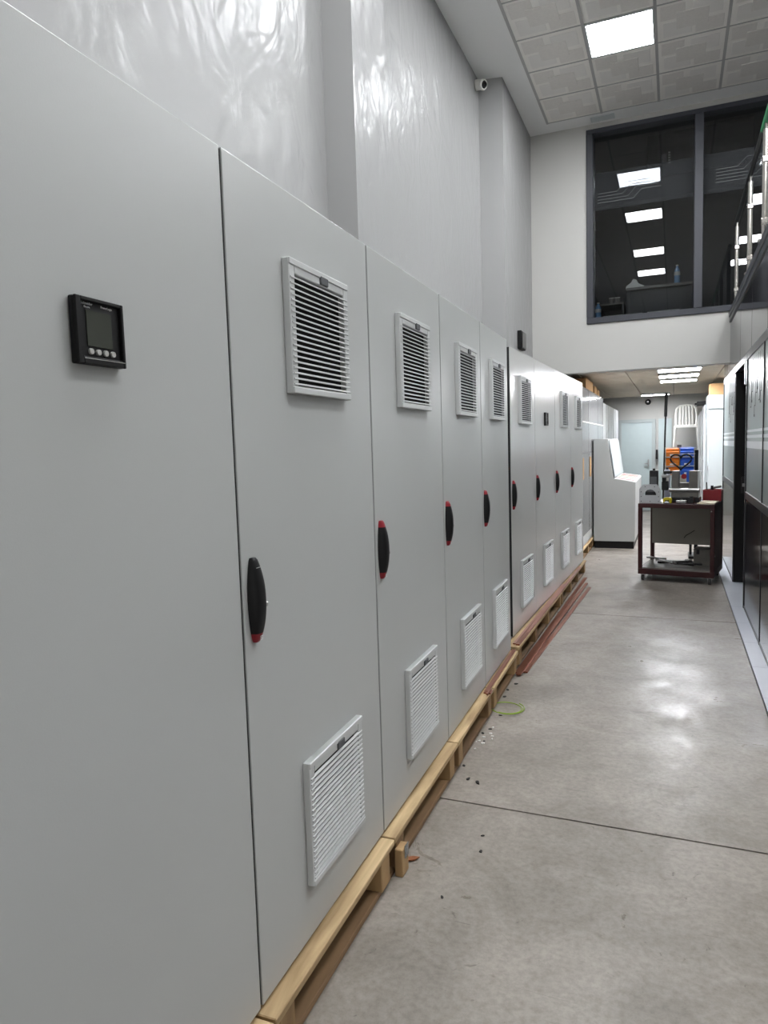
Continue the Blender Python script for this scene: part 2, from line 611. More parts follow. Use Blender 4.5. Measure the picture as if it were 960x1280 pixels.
for kx in range(6):
    for ky in range(11):
        x0, y0 = -1.8 + .6 * kx + .0, YW + .24 + .6 * ky
        if y0 + .6 > YF + .1:
            break
        if x0 > 1.5:
            continue
        obj('ceiling_tile', tile_low, 'low_tile', cl, (x0, y0, ZLOW))
for i, (x, y) in enumerate(LOWP):
    lab = ['first lit strip panel under the rear ceiling, nearest the lintel', 'middle one of the three lit strip panels under the rear ceiling',
           'third lit strip panel under the rear ceiling, farthest of the three', 'lone lit strip at the far end of the rear ceiling'][i]
    ceiling_light(x, y, ZLOW - .03, .53, .42 if i < 3 else .3, 'low_light', lab)

# small slotted diffuser in the plaster border above the window
v = thing('air_vent', 'small white slotted air vent in the ceiling border above the window', 'vent', (-0.9, 8.63, ZC))
obj('frame', boxes([(0, .26, 0, .015, -.01, 0), (0, .26, .105, .12, -.01, 0), (0, .015, .015, .105, -.01, 0), (.245, .26, .015, .105, -.01, 0)]), 'white_metal', v)
sl = to_mesh(B(.015, .245, 0, .012, -.009, -.001), 'slat')
for k in range(4):
    obj('slat', sl, 'white_metal', v, (0, .021 + k * .022, 0))

# ---- window_1: dark frame, panes, frosted band, circuit-pattern print
w1 = struct('window_1')
fr_w = .075
mull = [(WX0, WX0 + fr_w), (0.2, 0.29), (1.42, 1.51), (WX1 - fr_w, WX1)]
for a, b in mull:
    obj('window_frame', B(a, b, YW - .02, YW + .16, WZ0 + .07, WZ1 - .05, bev=.004), 'anthracite', w1)
obj('window_frame', B(WX0, WX1, YW - .02, YW + .16, WZ0, WZ0 + .07, bev=.004), 'anthracite', w1)
obj('window_frame', B(WX0, WX1, YW - .02, YW + .16, WZ1 - .05, WZ1, bev=.004), 'anthracite', w1)
for (a, b), (c, d) in zip(mull, mull[1:]):
    p = obj('window_pane', B(b - .01, c + .01, YW + .118, YW + .126, WZ0 + .06, WZ1 - .04), 'window_glass', w1)
    obj('frosted_band', B(b, c, YW + .1160, YW + .1172, 4.235, 4.66), 'frost_band', p)
def circuit(bm, x, z, sx, n, y0, w=.006):
    for k in range(n):
        zz = z - k * .035
        L = .22 + .06 * k
        box(bm, min(x, x + sx * L), max(x, x + sx * L), y0, y0 + .001, zz, zz + w)
        x2, z2 = x + sx * L, zz
        dx = sx * .09
        vs = [bm.verts.new(c) for c in ((x2, y0, z2), (x2 + dx, y0, z2 + .09), (x2 + dx, y0, z2 + .09 + w), (x2, y0, z2 + w))]
        bm.faces.new(vs)
        x3 = x2 + dx
        L2 = .3 - .03 * k
        box(bm, min(x3, x3 + sx * L2), max(x3, x3 + sx * L2), y0, y0 + .001, z2 + .09, z2 + .09 + w)
bm = nb()
circuit(bm, -.85, 4.42, 1, 4, YW + .1145)
obj('circuit_print', bm, 'decal_grey', w1)
bm = nb()
circuit(bm, .42, 4.48, 1, 5, YW + .1145)
obj('circuit_print', bm, 'decal_grey', w1)

# ---- upstairs room behind the window
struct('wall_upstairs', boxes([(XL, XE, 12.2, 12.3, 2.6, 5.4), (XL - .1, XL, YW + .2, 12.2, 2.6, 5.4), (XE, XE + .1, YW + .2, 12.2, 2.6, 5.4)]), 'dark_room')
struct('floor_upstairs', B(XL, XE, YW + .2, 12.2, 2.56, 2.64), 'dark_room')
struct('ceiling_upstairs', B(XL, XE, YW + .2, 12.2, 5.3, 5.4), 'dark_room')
dk = thing('office_desk', 'black desk standing just behind the left window pane upstairs', 'desk', (-0.55, 9.3, 2.64))
obj('desk_top', B(0, .75, 0, .6, .70, .73, bev=.004), 'desk_black', dk)
for a in ((0.01, .05, .02, .58), (.70, .74, .02, .58)):
    obj('side_panel', B(a[0], a[1], a[2], a[3], 0, .70), 'desk_black', dk)
obj('modesty_panel', B(.05, .70, .05, .07, .25, .70), 'desk_black', dk)
obj('edge_strip', B(0, .75, -.008, 0, .70, .73), 'shelf_steel', dk)
sh = thing('low_shelf', 'low dark shelf upstairs beside the black desk in the window corner', 'shelf', (-0.98, 9.2, 2.64))
obj('shelf_top', B(0, .41, 0, .4, .53, .55), 'desk_black', sh)
obj('side_panel', B(0, .02, 0, .4, 0, .53), 'desk_black', sh)
obj('side_panel', B(.39, .41, 0, .4, 0, .53), 'desk_black', sh)
obj('back_panel', B(.02, .39, .38, .4, 0, .53), 'desk_black', sh)
obj('edge_strip', B(0, .41, -.006, 0, .53, .55), 'shelf_steel', sh)
bm = nb()
prism(bm, [(0, 0), (.2, 0), (.22, .02), (.15, .05), (.13, .1), (.09, .115), (.07, .07), (.01, .035)], 'y', 0, .14, bev=.004)
tag(obj('paper_heap', bm, 'white_plastic', None, (-.56, 9.34, 3.37)), 'crumpled white paper heap on the black desk upstairs', 'paper')
def bottle(name, label, loc, h, r):
    t = thing(name, label, 'bottle', loc)
    bm = nb()
    lathe(bm, [(r * .9, 0), (r, .01), (r, h * .35), (r * .93, h * .4), (r, h * .45), (r, h * .68), (r * .4, h * .9), (r * .38, h * .95)])
    obj('bottle_body', bm, 'bottle_blue', t, smooth=True)
    bm = nb()
    lathe(bm, [(r * .45, h * .94), (r * .45, h)])
    obj('cap', bm, 'white_plastic', t)
    bm = nb()
    lathe(bm, [(r * 1.01, h * .45), (r * 1.01, h * .64)])
    obj('wrapper', bm, 'wrap_white', t)
bottle('water_bottle', 'clear blue water bottle standing on the black desk upstairs', (.03, 9.4, 3.37), .23, .034)
bottle('water_bottle', 'clear blue water bottle on the window sill in the corner pane', (-.86, YW + .26, 2.97), .22, .034)
struct('trim_1', B(WX0, WX1, YW + .2, YW + .32, 2.93, 2.97), 'anthracite')
for k, (x, n_, lab) in enumerate(((-.8, 5, 'white slotted power strip on the sill, left of the black desk leg'), (-.3, 4, 'white slotted power strip on the sill before the black desk'))):
    t = thing('power_strip', lab, 'power strip', (x, YW + .24, 2.97))
    obj('strip_body', B(0, .09 * n_, 0, .05, 0, .05, bev=.005), 'white_plastic', t)
    for j in range(n_):
        obj('socket', B(.02 + .09 * j, .07 + .09 * j, -.001, .002, .015, .035), 'black_plastic', t)
for k, x in enumerate((-.72, -.65)):
    t = thing('office_cup', ['small dark cup on the low shelf upstairs, left of the pair', 'small dark cup on the low shelf upstairs, right of the pair'][k], 'cup', (x, 9.3, 3.19))
    bm = nb()
    lathe(bm, [(.024, 0), (.03, .08), (.026, .08), (.02, .01)])
    obj('cup_body', bm, 'shelf_steel', t, smooth=True)
    obj('cup_rim', B(-.03, .03, -.031, -.029, .07, .078), 'white_plastic', t)
tv = thing('wall_screen', 'large black screen high up in the room behind the dark window', 'screen', (-.33, 9.75, 4.78))
obj('screen_body', B(0, 1.2, 0, .05, 0, .52, bev=.006), 'black_plastic', tv)
obj('bracket', boxes([(.3, .36, .02, .05, .52, .53 + .02), (.84, .9, .02, .05, .52, .55)]), 'dark_steel', tv)
obj('hanger', boxes([(.32, .34, .03, .045, .55, .62), (.86, .88, .03, .045, .55, .62)]), 'dark_steel', tv)
wc = thing('wall_sensor', 'small grey sensor with white marks before the black screen upstairs', 'sensor', (-.1, 9.7, 4.98))
obj('sensor_body', B(-.06, 0, 0, .05, -.05, .05, bev=.006), 'latch_grey', wc)
obj('light_row', boxes([(.02, .045, 0, .01, -.07 + .03 * k, -.055 + .03 * k) for k in range(5)]), 'button_grey', wc)

# ---- right-hand partition under the gallery
wr = struct('wall_right')
def pane_run(y0, y1, zlow=0.0):
    obj('lower_panel', B(XR, XR + .03, y0 + .012, y1 - .012, .03, .965, bev=.002), 'dark_panel', wr)
    g = obj('glass_panel', B(XR + .004, XR + .02, y0 + .012, y1 - .012, 1.03, 2.15), 'frosted_glass', wr)
    for z0, z1 in ((1.405, 1.462), (1.488, 1.512), (1.536, 1.556)):
        obj('stripe', B(XR + .0025, XR + .0045, y0 + .012, y1 - .012, z0, z1), 'stripe_white', g)
    bm = nb()
    L = y1 - y0
    rr = random.Random(int(y0 * 10))
    for k in range(9):
        yy = y0 + .08 + k * .1
        if yy > y1 - .2:
            break
        za = 1.98 - .1 * (k % 3) - rr.random() * .05
        zb = 2.12
        box(bm, XR + .0028, XR + .0042, yy, yy + .008, za, zb)
        box(bm, XR + .0028, XR + .0042, yy, yy + .07, za - .008, za)
        if k % 2:
            box(bm, XR + .0028, XR + .0042, yy + .062, yy + .07, za - .07, za)
            box(bm, XR + .0028, XR + .0042, yy + .04, yy + .09, za - .09, za - .07)
    obj('circuit_print', bm, 'print_black', g)
    obj('frame_rail', B(XR - .004, XR + .05, y0, y1, .965, 1.03, bev=.003), 'frame_dark', wr)
    obj('frame_rail', B(XR - .002, XR + .05, y0, y1, 0.004, .03), 'frame_dark', wr)
runs = [(8.0, 9.72), (5.55, 6.76), (4.3, 5.55), (3.62, 4.3)]
for a, b in runs:
    pane_run(a, b)
    obj('frame_post', B(XR - .004, XR + .05, a - .012, a + .012, 0.004, 2.2, bev=.002), 'frame_dark', wr)
for y in (9.72, 6.76):
    obj('frame_post', B(XR - .006, XR + .06, y - .02, y + .02, 0.004, 2.2, bev=.002), 'frame_dark', wr)
obj('frame_rail', B(XR - .004, XR + .05, YP, 9.74, 2.15, 2.215, bev=.003), 'frame_dark', wr)
fy = [9.74, 9.2, 7.5, 6.45, 5.4, 4.15, YP]
for a, b in zip(fy, fy[1:]):
    obj('fascia_panel', B(XR, XR + .03, b + .008, a - .008, 2.22, 2.77, bev=.002) if a < 9.3 else B(XR, XR + .03, b + .008, a - .008, 2.22, 2.41, bev=.002), 'fascia_panel', wr)
obj('backing', B(XR + .06, XR + .1, YP, 6.74, 0.004, 2.65), 'joint', wr)
obj('backing', B(XR + .06, XR + .1, 8.02, 9.72, 0.004, 2.41), 'joint', wr)
obj('backing', B(XR + .035, XR + .06, 6.74, 8.02, 2.215, 2.65), 'joint', wr)
obj('return_wall', B(XR + .1, 1.75, 9.66, 9.72, 0.004, 2.41), 'wall_matt', wr)
obj('return_wall', B(2.5, 2.56, YP + .06, 9.6, 0.004, 2.64), 'dark_room', wr)
obj('return_wall', B(XR, XE, YP, YP + .06, 0.004, 2.65), 'wall_matt', wr)
# open black door swung inwards
d1 = struct('door_1', B(XR + .0, 1.42, 7.93, 7.975, 0.012, 2.14, bev=.003), 'black_plastic')
obj('door_handle', boxes([(XR + .07, XR + .1, 7.89, 7.93, 1.0, 1.03), (XR + .07, XR + .18, 7.88, 7.9, 1.0, 1.025)]), 'steel', d1)
obj('door_plate', B(XR + .06, XR + .1, 7.925, 7.93, .93, 1.1), 'dark_steel', d1)
nt_ = thing('door_closer', 'small white box at the top of the dark doorway frame', 'door closer', (XR - .012, 6.84, 1.95))
obj('closer_body', B(0, .04, 0, .06, 0, .19, bev=.004), 'white_metal', nt_)
obj('closer_arm', B(.015, .03, .06, .2, .15, .17), 'white_metal', nt_)

# gallery slab with its lip
gs = struct('floor_gallery', B(XR + .04, XE, YP, YW, 2.67, 2.86), 'frame_dark')
obj('edge_lip', B(XR - .012, XR + .06, YP, YW, 2.775, 2.825, bev=.004), 'anthracite', gs)
obj('edge_lip', B(XR - .02, XR + .08, YP, YW, 2.832, 2.89, bev=.006), 'anthracite', gs)
# railing
rl = thing('gallery_railing', 'stainless steel railing posts with black handrail along the gallery edge', 'railing', (XR + .02, 0, 2.9))
for y in (8.36, 6.98, 5.88, 4.78, 3.68):
    bm = nb()
    tube(bm, (-.0, y, 0), (-.0, y, .78), .021, n=14)
    p = obj('post', bm, 'stainless', rl, smooth=True)
    bm = nb()
    tube(bm, (-.0, y, .0), (-.0, y, .02), .045, n=14)
    obj('flange', bm, 'stainless', p)
    bm = nb()
    tube(bm, (-.0, y, .78), (-.0, y, .83), .01, n=10)
    obj('neck', bm, 'stainless', p)
    for z in (.12, .55):
        obj('clamp', B(-.024, .024, y - .026, y + .026, z, z + .045, bev=.006), 'stainless', p)
bm = nb()
tube(bm, (0, 3.62, .845), (0, 8.5, .845), .02, n=14)
hr = obj('handrail', bm, 'rail_black', rl, smooth=True)
bm = nb()
tube(bm, (0, 4.9, .845), (0, 6.05, .845), .0215, n=14)
obj('green_sleeve', bm, 'green_tape', hr, smooth=True)

# ---- security camera in the corner of the left wall
sc_ = thing('security_camera', 'white dome security camera with black lens high on the left wall', 'camera', (-1.84, 7.16, 5.06))
bm = nb()
tube(bm, (-.005, 0, .02), (.03, 0, .02), .05, n=18)
obj('mount', bm, 'white_plastic', sc_, smooth=True)
bm = nb()
tube(bm, (.03, 0, .02), (.075, -.02, .0), .045, .052, n=18)
tube(bm, (.075, -.02, .0), (.085, -.025, -.004), .052, .045, n=18)
obj('housing', bm, 'white_plastic', sc_, smooth=True)
bm = nb()
tube(bm, (.083, -.024, -.003), (.098, -.032, -.01), .037, .024, n=18)
obj('lens', bm, 'black_gloss', sc_, smooth=True)
wb = thing('wall_box', 'small black box on the left wall above the farther cabinets', 'box', (-1.617, 7.9, 2.56))
obj('box_body', B(-.0, .05, 0, .24, 0, .2, bev=.006), 'black_plastic', wb)
obj('lid', B(.05, .058, .012, .228, .012, .188, bev=.003), 'black_gloss', wb)

# ---- far door and its neighbour, black fitting on the far wall
d2 = struct('door_2', B(-1.03, -.42, YF - .06, YF - .01, 0.01, 1.885), 'door_pale')
obj('door_frame', boxes([(-1.1, -1.03, YF - .09, YF, 0, 1.95), (-.42, -.35, YF - .09, YF, 0, 1.95), (-1.03, -.42, YF - .09, YF, 1.885, 1.95)]), 'door_frame', d2)
obj('door_handle', boxes([(-.5, -.47, YF - .1, YF - .06, .95, 1.1), (-.56, -.48, YF - .12, YF - .1, 1.0, 1.02)]), 'steel', d2)
d3 = struct('door_3', B(-.29, -.03, YF - .05, YF - .01, 0.01, 1.95), 'door_pale')
obj('door_handle', boxes([(-.34, -.3, YF - .1, YF - .0, 1.1, 1.3)]), 'dark_steel', d3)
t = thing('wall_siren', 'small round black fitting on the far wall above the pale door', 'fitting', (-.5, YF, 2.31))
bm = nb()
tube(bm, (0, 0, 0), (0, -.02, 0), .06, n=16)
obj('base', bm, 'black_plastic', t)
bm = nb()
tube(bm, (0, -.02, 0), (0, -.07, 0), .05, .02, n=16)
obj('dome', bm, 'black_gloss', t, smooth=True)

# ================================================================ OBJECTS
# ---- switchgear cabinets
RAISE = 0.15
CH = 2.0
GW = .358

def slat_mesh(w, shade='grille_plastic'):
    bm = nb()
    # cross-section in (x,z): outer lip low, inner edge high
    prism2 = [(.0225, 0), (.0225, .0026), (.0215, .0034), (.0165, .0062), (.016, .0036), (.0205, .0)]
    A = [bm.verts.new((x, 0.006, z)) for x, z in prism2]
    C = [bm.verts.new((x, w - .006, z)) for x, z in prism2]
    bm.faces.new(A)
    bm.faces.new(list(reversed(C)))
    n = len(prism2)
    for i in range(n):
        bm.faces.new((A[i], C[i], C[(i + 1) % n], A[(i + 1) % n]))
    me = to_mesh(bm, 'slat')
    me.materials.append(MATS[shade])
    return me

SLAT = slat_mesh(GW)

def frame_mesh(H):
    bm = nb()
    t = .02
    box(bm, 0, t, 0, .03, 0, H, bev=.002)
    box(bm, 0, t, GW - .03, GW, 0, H, bev=.002)
    box(bm, 0, t, .03, GW - .03, 0, .02, bev=.002)
    box(bm, 0, t, .03, GW - .03, H - .036, H, bev=.002)
    box(bm, 0, t + .003, 0.001, GW - .001, H - .017, H, bev=.002)
    box(bm, 0, t + .003, 0.001, GW - .001, 0, .017, bev=.002)
    me = to_mesh(bm, 'grille_frame')
    me.materials.append(MATS['grille_plastic'])
    return me
FRAME_U, FRAME_L = frame_mesh(.338), frame_mesh(.348)
MATF_U = to_mesh(B(.0005, .003, .03, GW - .03, .02, .338 - .036), 'filter_mat'); MATF_U.materials.append(MATS['filter_dark'])
MATF_L = to_mesh(B(.0005, .003, .03, GW - .03, .02, .348 - .036), 'filter_mat'); MATF_L.materials.append(MATS['filter_dark'])
LATCH = to_mesh(B(.018, .026, 0, .044, 0, .022, bev=.002), 'latch'); LATCH.materials.append(MATS['latch_grey'])

def grille(parent, y, z, upper=True):
    H = .338 if upper else .348
    f = obj('vent_grille', FRAME_U if upper else FRAME_L, 'grille_plastic', parent, (0, y, z))
    obj('filter_mat', MATF_U if upper else MATF_L, 'filter_dark', f)
    obj('latch', LATCH, 'latch_grey', f, (0, GW / 2 - .005, H - .034))
    n = 20
    pitch = (H - .020 - .036) / n
    for k in range(n):
        obj('slat', SLAT, 'grille_plastic', f, (0, 0, .0215 + k * pitch))
    return f

def handle_meshes():
    def half(t0, t1, n, name, m):
        bm = nb()
        rings = []
        for i in range(n + 1):
            t = t0 + (t1 - t0) * i / n
            a = 1 - abs(t) ** 2.2
            w = .010 + .014 * a
            d = .012 + .017 * a
            if abs(t) > .97:
                w *= .8
                d *= .8
            ring = []
            for k in range(9):
                th = math.pi * k / 8
                cx = abs(math.sin(th)) ** .6
                cy = math.copysign(abs(math.cos(th)) ** .6, math.cos(th))
                ring.append(bm.verts.new((d * cx, w * cy, t * .1)))
            rings.append(ring)
        for A, C in zip(rings, rings[1:]):
            for k in range(8):
                bm.faces.new((A[k], A[k + 1], C[k + 1], C[k]))
            bm.faces.new((A[8], A[0], C[0], C[8]))
        bm.faces.new(rings[0])
        bm.faces.new(list(reversed(rings[-1])))
        me = to_mesh(bm, name, True)
        me.materials.append(MATS[m])
        return me
    return (half(-.78, .78, 14, 'grip', 'black_plastic'), half(-1, -.78, 4, 'tip', 'red_plastic'), half(.78, 1, 4, 'tip', 'red_plastic'),
            half(.78, 1, 4, 'tip', 'black_plastic'))
H_BODY, H_LO, H_HI, H_HIB = handle_meshes()
bm = nb(); tube(bm, (.016, .014, -.012), (.022, .024, -.012), .007, n=12); H_LOCK = to_mesh(bm, 'lock_cylinder', True); H_LOCK.materials.append(MATS['steel'])
H_MARK = to_mesh(boxes([(0, .0006, -.006, .006, z, z + .0016) for z in (0, .004, .008)]), 'tip_print'); H_MARK.materials.append(MATS['white_print'])

def swing_handle(parent, y, z, top_red=True):
    h = obj('handle', H_BODY, 'black_plastic', parent, (0, y, z), smooth=True)
    obj('tip', H_LO, 'red_plastic', h)
    obj('tip', H_HI if top_red else H_HIB, 'red_plastic', h)
    obj('lock_cylinder', H_LOCK, 'steel', h)
    obj('tip_print', H_MARK, 'white_print', h, (.0172, .002, -.094))
    if not top_red:
        obj('seam_line', B(.0205, .0212, -.012, .012, .0775, .0788), 'button_grey', h)
    return h

def meter(parent, y, z, detail=True):
    s = .108
    m = obj('power_meter', B(0, .011, 0, s, 0, s, bev=.002), 'black_plastic', parent, (0, y, z))
    obj('bezel', boxes([(.011, .017, .0, .012, 0, s), (.011, .017, s - .006, s, 0, s), (.011, .017, .012, s - .006, 0, .012), (.011, .017, .012, s - .006, s - .006, s)], bev=.0012), 'black_plastic', m)
    obj('display', B(.0112, .0122, .026, .082, .03, .088), 'lcd', m)
    if detail:
        for k in range(4):
            bm = nb()
            yy = .032 + k * .0165
            tube(bm, (.011, yy, .0215), (.0145, yy, .0215), .0053, .0047, n=14)
            obj('button', bm, 'button_grey', m, smooth=True)
        obj('trim_line', B(.0171, .0176, .012, s - .004, .0085, .0095), 'button_grey', m)
        R = Matrix.Rotation(math.pi / 2, 4, 'Z') @ Matrix.Rotation(math.pi / 2, 4, 'X')
        for s_, size, yy, zz in (('Schneider', .0062, .017, .0965), ('Electric', .0045, .0225, .0915), ('PowerLogic', .0055, .06, .0955)):
            me = text_mesh(s_, size, 'lettering')
            o = obj('lettering', me, 'white_print', m)
            o.matrix_local = Matrix.Translation((.0116, yy, zz)) @ R
    return m

def cabinet(name, label, loc, rotz, w, material, h=CH, depth=.6, up=True, low=True, hnd=True, top_red=True, met=None, group=None, gy=None, detail=True):
    c = thing(name, label, 'cabinet', loc, rotz, group)
    obj('body', boxes([(-depth, -.026, .002, w - .002, 0, h - .003)], bev=.002), material, c)
    obj('seal', B(-.0265, -.019, .0006, w - .0006, .012, h - .006), 'cabinet_inner', c)
    obj('gap_shade_strip', boxes([(-.019, -.0035, .0006, .0044, .012, h - .004), (-.019, -.0035, w - .0044, w - .0006, .012, h - .004)]), 'cabinet_inner', c)  # dark strips filling the door gaps, put in as the shade of the seams
    d = obj('door', B(-.02, 0, .0045, w - .0045, .008, h, bev=.0022, seg=2), material, c)
    g0 = (w - GW) / 2 + .02 if gy is None else gy
    zu, zl = 1.638 - RAISE, .31 - RAISE
    if up:
        grille(c, g0, zu, True)
    if low:
        grille(c, g0, zl, False)
    if hnd:
        swing_handle(c, .046, 1.146 - RAISE, top_red)
    if met is not None:
        meter(c, met, 1.642 - RAISE, detail)
    return c

# first row, turned slightly from the wall
RY1 = 0.0211
def row1(y):
    return (-.879 - math.tan(RY1) * y, y, RAISE)
G1 = 'grey switchgear cabinets of the near row'
seams = [.505, 1.32, 2.135, 2.952, 3.70, 4.43]
l1 = ['large grey steel cabinet with a small black power meter, nearest to the viewer',
      'grey vented steel cabinet right beside the meter cabinet, its handle red only at the bottom',
      'grey vented cabinet, second with vent grilles from the viewer, just before the loose pallet block',
      'grey vented cabinet, third with vent grilles from the viewer, in the near row',
      'grey vented cabinet ending the near row, copper glow on its lower door']
for i in range(5):
    w = seams[i + 1] - seams[i]
    cabinet('switchgear_cabinet', l1[i], row1(seams[i]), RY1, w, 'cabinet_grey', up=i > 0, low=i > 0, hnd=i > 0, top_red=i != 1,
            met=.3585 if i == 0 else None, group=G1, gy=.25 if i in (1, 2) else (.235 if i == 3 else .2))

# second row
RY2 = -0.0254
def row2(y):
    return (-1.018 - math.tan(RY2) * (y - 4.78), y, RAISE)
s2 = [4.72, 5.52, 6.38, 7.24, 8.08]
l2 = ['first grey vented cabinet of the farther row, beside the dark gap',
      'grey cabinet of the farther row with a small black meter and no upper vent',
      'grey vented cabinet of the farther row, right after the one with the meter',
      'last grey vented cabinet of the farther row, next to the wrapped cabinets']
for i in range(4):
    w = s2[i + 1] - s2[i]
    cabinet('switchgear_cabinet', l2[i], row2(s2[i]), RY2, w, 'cabinet_grey_far', up=i != 1, met=.36 if i == 1 else None,
            group='grey switchgear cabinets of the farther row', detail=False)

# wrapped cabinets and bare frames behind
X3 = -1.06
s3 = [8.98, 9.83, 11.08, 11.88]
l3 = ['cabinet under clear stretch film right behind the farther row', 'second wrapped cabinet, the wide one under clear stretch film', 'third wrapped cabinet, last one under stretch film before the plain ones']
for i in range(3):
    w = s3[i + 1] - s3[i]
    c = thing('wrapped_cabinet', l3[i], 'cabinet', (X3, s3[i], RAISE), 0, 'cabinets wrapped in stretch film')
    obj('body', B(-.5, -.02, .004, w - .004, 0, 2.04, bev=.004), 'wrap_white', c)
    obj('door', B(-.02, 0, .01, w - .01, .01, 2.03, bev=.003), 'wrap_white', c)
    obj('stretch_film', B(-.51, .008, .001, w - .001, 1.2, 2.05, bev=.006), 'stretch_film', c)
    obj('film_skirt', B(-.512, .012, .0, w, .15, 1.22, bev=.006), 'stretch_film', c)
    obj('corner_guard', boxes([(.008, .02, .02, .14, .88, 1.15)]), 'cardboard', c)
    obj('film_edge', B(.006, .0125, .002, w - .002, 1.6, 1.615), 'white_plastic', c)
s4 = [11.9, 12.5, 13.02, 13.56, 14.12, 14.7, 15.4]
l4 = ['plain grey cabinet next to the last wrapped one', 'second plain grey cabinet behind the wrapped ones', 'third plain grey cabinet behind the wrapped ones',
      'fourth plain grey cabinet behind the wrapped ones', 'fifth plain grey cabinet behind the wrapped ones', 'farthest plain grey cabinet before the pale door']
for i in range(6):
    w = s4[i + 1] - s4[i]
    c = thing('plain_cabinet', l4[i], 'cabinet', (X3, s4[i], .1), 0, 'plain grey cabinets at the far end')
    obj('body', B(-.6, -.03, .004, w - .004, 0, 2.04, bev=.003), 'cabinet_grey_far', c)
    obj('door', B(-.03, 0, .05, w - .03, .01, 2.03, bev=.003), 'wrap_white', c)
    obj('seal', B(-.035, -.02, .01, w - .01, .02, 2.02), 'cabinet_inner', c)

# cardboard boxes on the wrapped cabinets
for i, (y, dy, h) in enumerate(((10.0, .9, .17), (11.15, .35, .14), (11.6, .3, .12))):
    t = thing('cardboard_box', ['long cardboard box on top of the wrapped cabinets', 'middle cardboard box on top of the wrapped cabinets', 'farthest small cardboard box on top of the wrapped cabinets'][i],
              'box', (X3 - .35, y, RAISE + 2.051), 0, 'cardboard boxes on the wrapped cabinets')
    obj('carton', B(0, .3, 0, dy, 0, h, bev=.003), 'cardboard', t)
    obj('flap', boxes([(0, .148, 0, dy, h, h + .004), (.152, .3, 0, dy, h, h + .004)]), 'cardboard', t)

# ---- pallets
def pallet(label, loc, rotz, L, blocks, depth=.66, group=None, dark=False, ty=0.0):
    p = thing('wooden_pallet', label, 'pallet', loc, rotz, group)
    for x0, x1 in ((-.095, 0), (-.38, -.285), (-depth, -depth + .095)):
        obj('top_board', B(x0, x1, .004, L - .004, .126, .148, bev=.0025), 'pallet_wood', p)
        obj('bottom_board', B(x0 - .018, x1 - .018, .002, L - .002, 0, .02, bev=.002), 'pallet_wood_dark', p)
        for yb in blocks:
            obj('block', B(x0 + .004, x1 - .006, yb, yb + .075, .02, .126 if True else .1, bev=.003), 'block_wood', p)
    n = max(2, len(blocks))
    return p

GP = 'wooden pallets under the cabinets'
lp = ['pale wooden pallet under the meter cabinet, nearest to the viewer', 'pale wooden pallet with a loose block end, under the first vented cabinet',
      'pale wooden pallet with a splintered top board, under the second vented cabinet', 'pale wooden pallet under the third vented cabinet',
      'pale wooden pallet under the last cabinet of the near row']
ps = [.49, 1.305, 2.12, 2.945, 3.70, 4.45]
for i in range(5):
    L = ps[i + 1] - ps[i]
    x, y, _ = row1(ps[i])
    pallet(lp[i], (x + .045, y, 0), RY1, L, (.03, L - .115), group=GP)
p2 = [4.52, 6.4, 8.2]
for i in range(2):
    L = p2[i + 1] - p2[i]
    x, y, _ = row2(p2[i])
    pallet(['long pallet with copper bars on it, first under the farther row', 'long pallet under the far end of the farther row'][i], (-.938 + .006 * (y - 4.5), y, 0), -.006, L,
           (.03, L * .32, L * .62, L - .11), depth=.7, group=GP)
for i, (a, b) in enumerate(((8.95, 10.2), (10.22, 11.9))):
    pallet(['pallet under the first wrapped cabinet', 'pallet under the farther wrapped cabinets, beside the grey console'][i], (X3 + .02, a, 0), 0, b - a, (.03, (b - a) / 2, b - a - .11), depth=.55, group=GP)
for i in range(3):
    y0, y1 = 11.92 + i * 1.17, 13.06 + i * 1.17
    t = thing('plinth', 'low black plinth under the plain grey cabinets', 'plinth', (X3, y0, 0), 0, 'black plinths under plain cabinets')
    obj('front_rail', B(-.06, -.02, 0, y1 - y0, 0, .099), 'black_plastic', t)
    obj('rear_rail', B(-.6, -.56, 0, y1 - y0, 0, .099), 'black_plastic', t)

# loose block end next to the second pallet seam, splinter on a board
x_, y_, _ = row1(2.2)
lb = thing('wood_block', 'loose upright wood block at the pallet corner, bit of white film on it', 'block', (x_ + .036, 2.135, 0))
obj('block_body', B(0, .03, 0, .06, 0, .1, bev=.003), 'block_wood', lb)
obj('film_scrap', B(.031, .033, .02, .055, .06, .105), 'stretch_film', lb)

# ---- copper bars
def flat_bar(label, a, b, wd, th, z, group):
    a, b = Vector(a), Vector(b)
    L = (b - a).length
    t = obj('copper_bar', B(-wd / 2, wd / 2, 0, L, 0, th, bev=.0008), 'copper', None, (a.x, a.y, z), -math.atan2(b.x - a.x, b.y - a.y))
    tag(t, label, 'bar', group)
    return t
GB = 'flat copper bars'
flat_bar('thin copper bar on the pallet, in front of the last near cabinet', (-.934, 3.62), (-.955, 4.44), .025, .008, .1485, GB)
flat_bar('wide copper bar lying on the pallets of the farther row, on the wall side', (-.984, 4.58), (-.957, 6.7), .02, .008, .1485, GB)
flat_bar('copper bar lying on the very edge of the farther pallets', (-.956, 4.56), (-.926, 7.7), .026, .01, .1485, GB)
flat_bar('copper bar on the floor closest to the farther pallets', (-.930, 4.42), (-.885, 7.86), .035, .01, 0.0005, GB)
flat_bar('middle copper bar of those on the floor, lying on the others', (-.912, 4.36), (-.835, 7.5), .03, .01, .0108, GB)
flat_bar('outermost copper bar on the floor, swinging away from the pallets', (-.886, 4.45), (-.785, 7.32), .03, .01, 0.0005, GB)
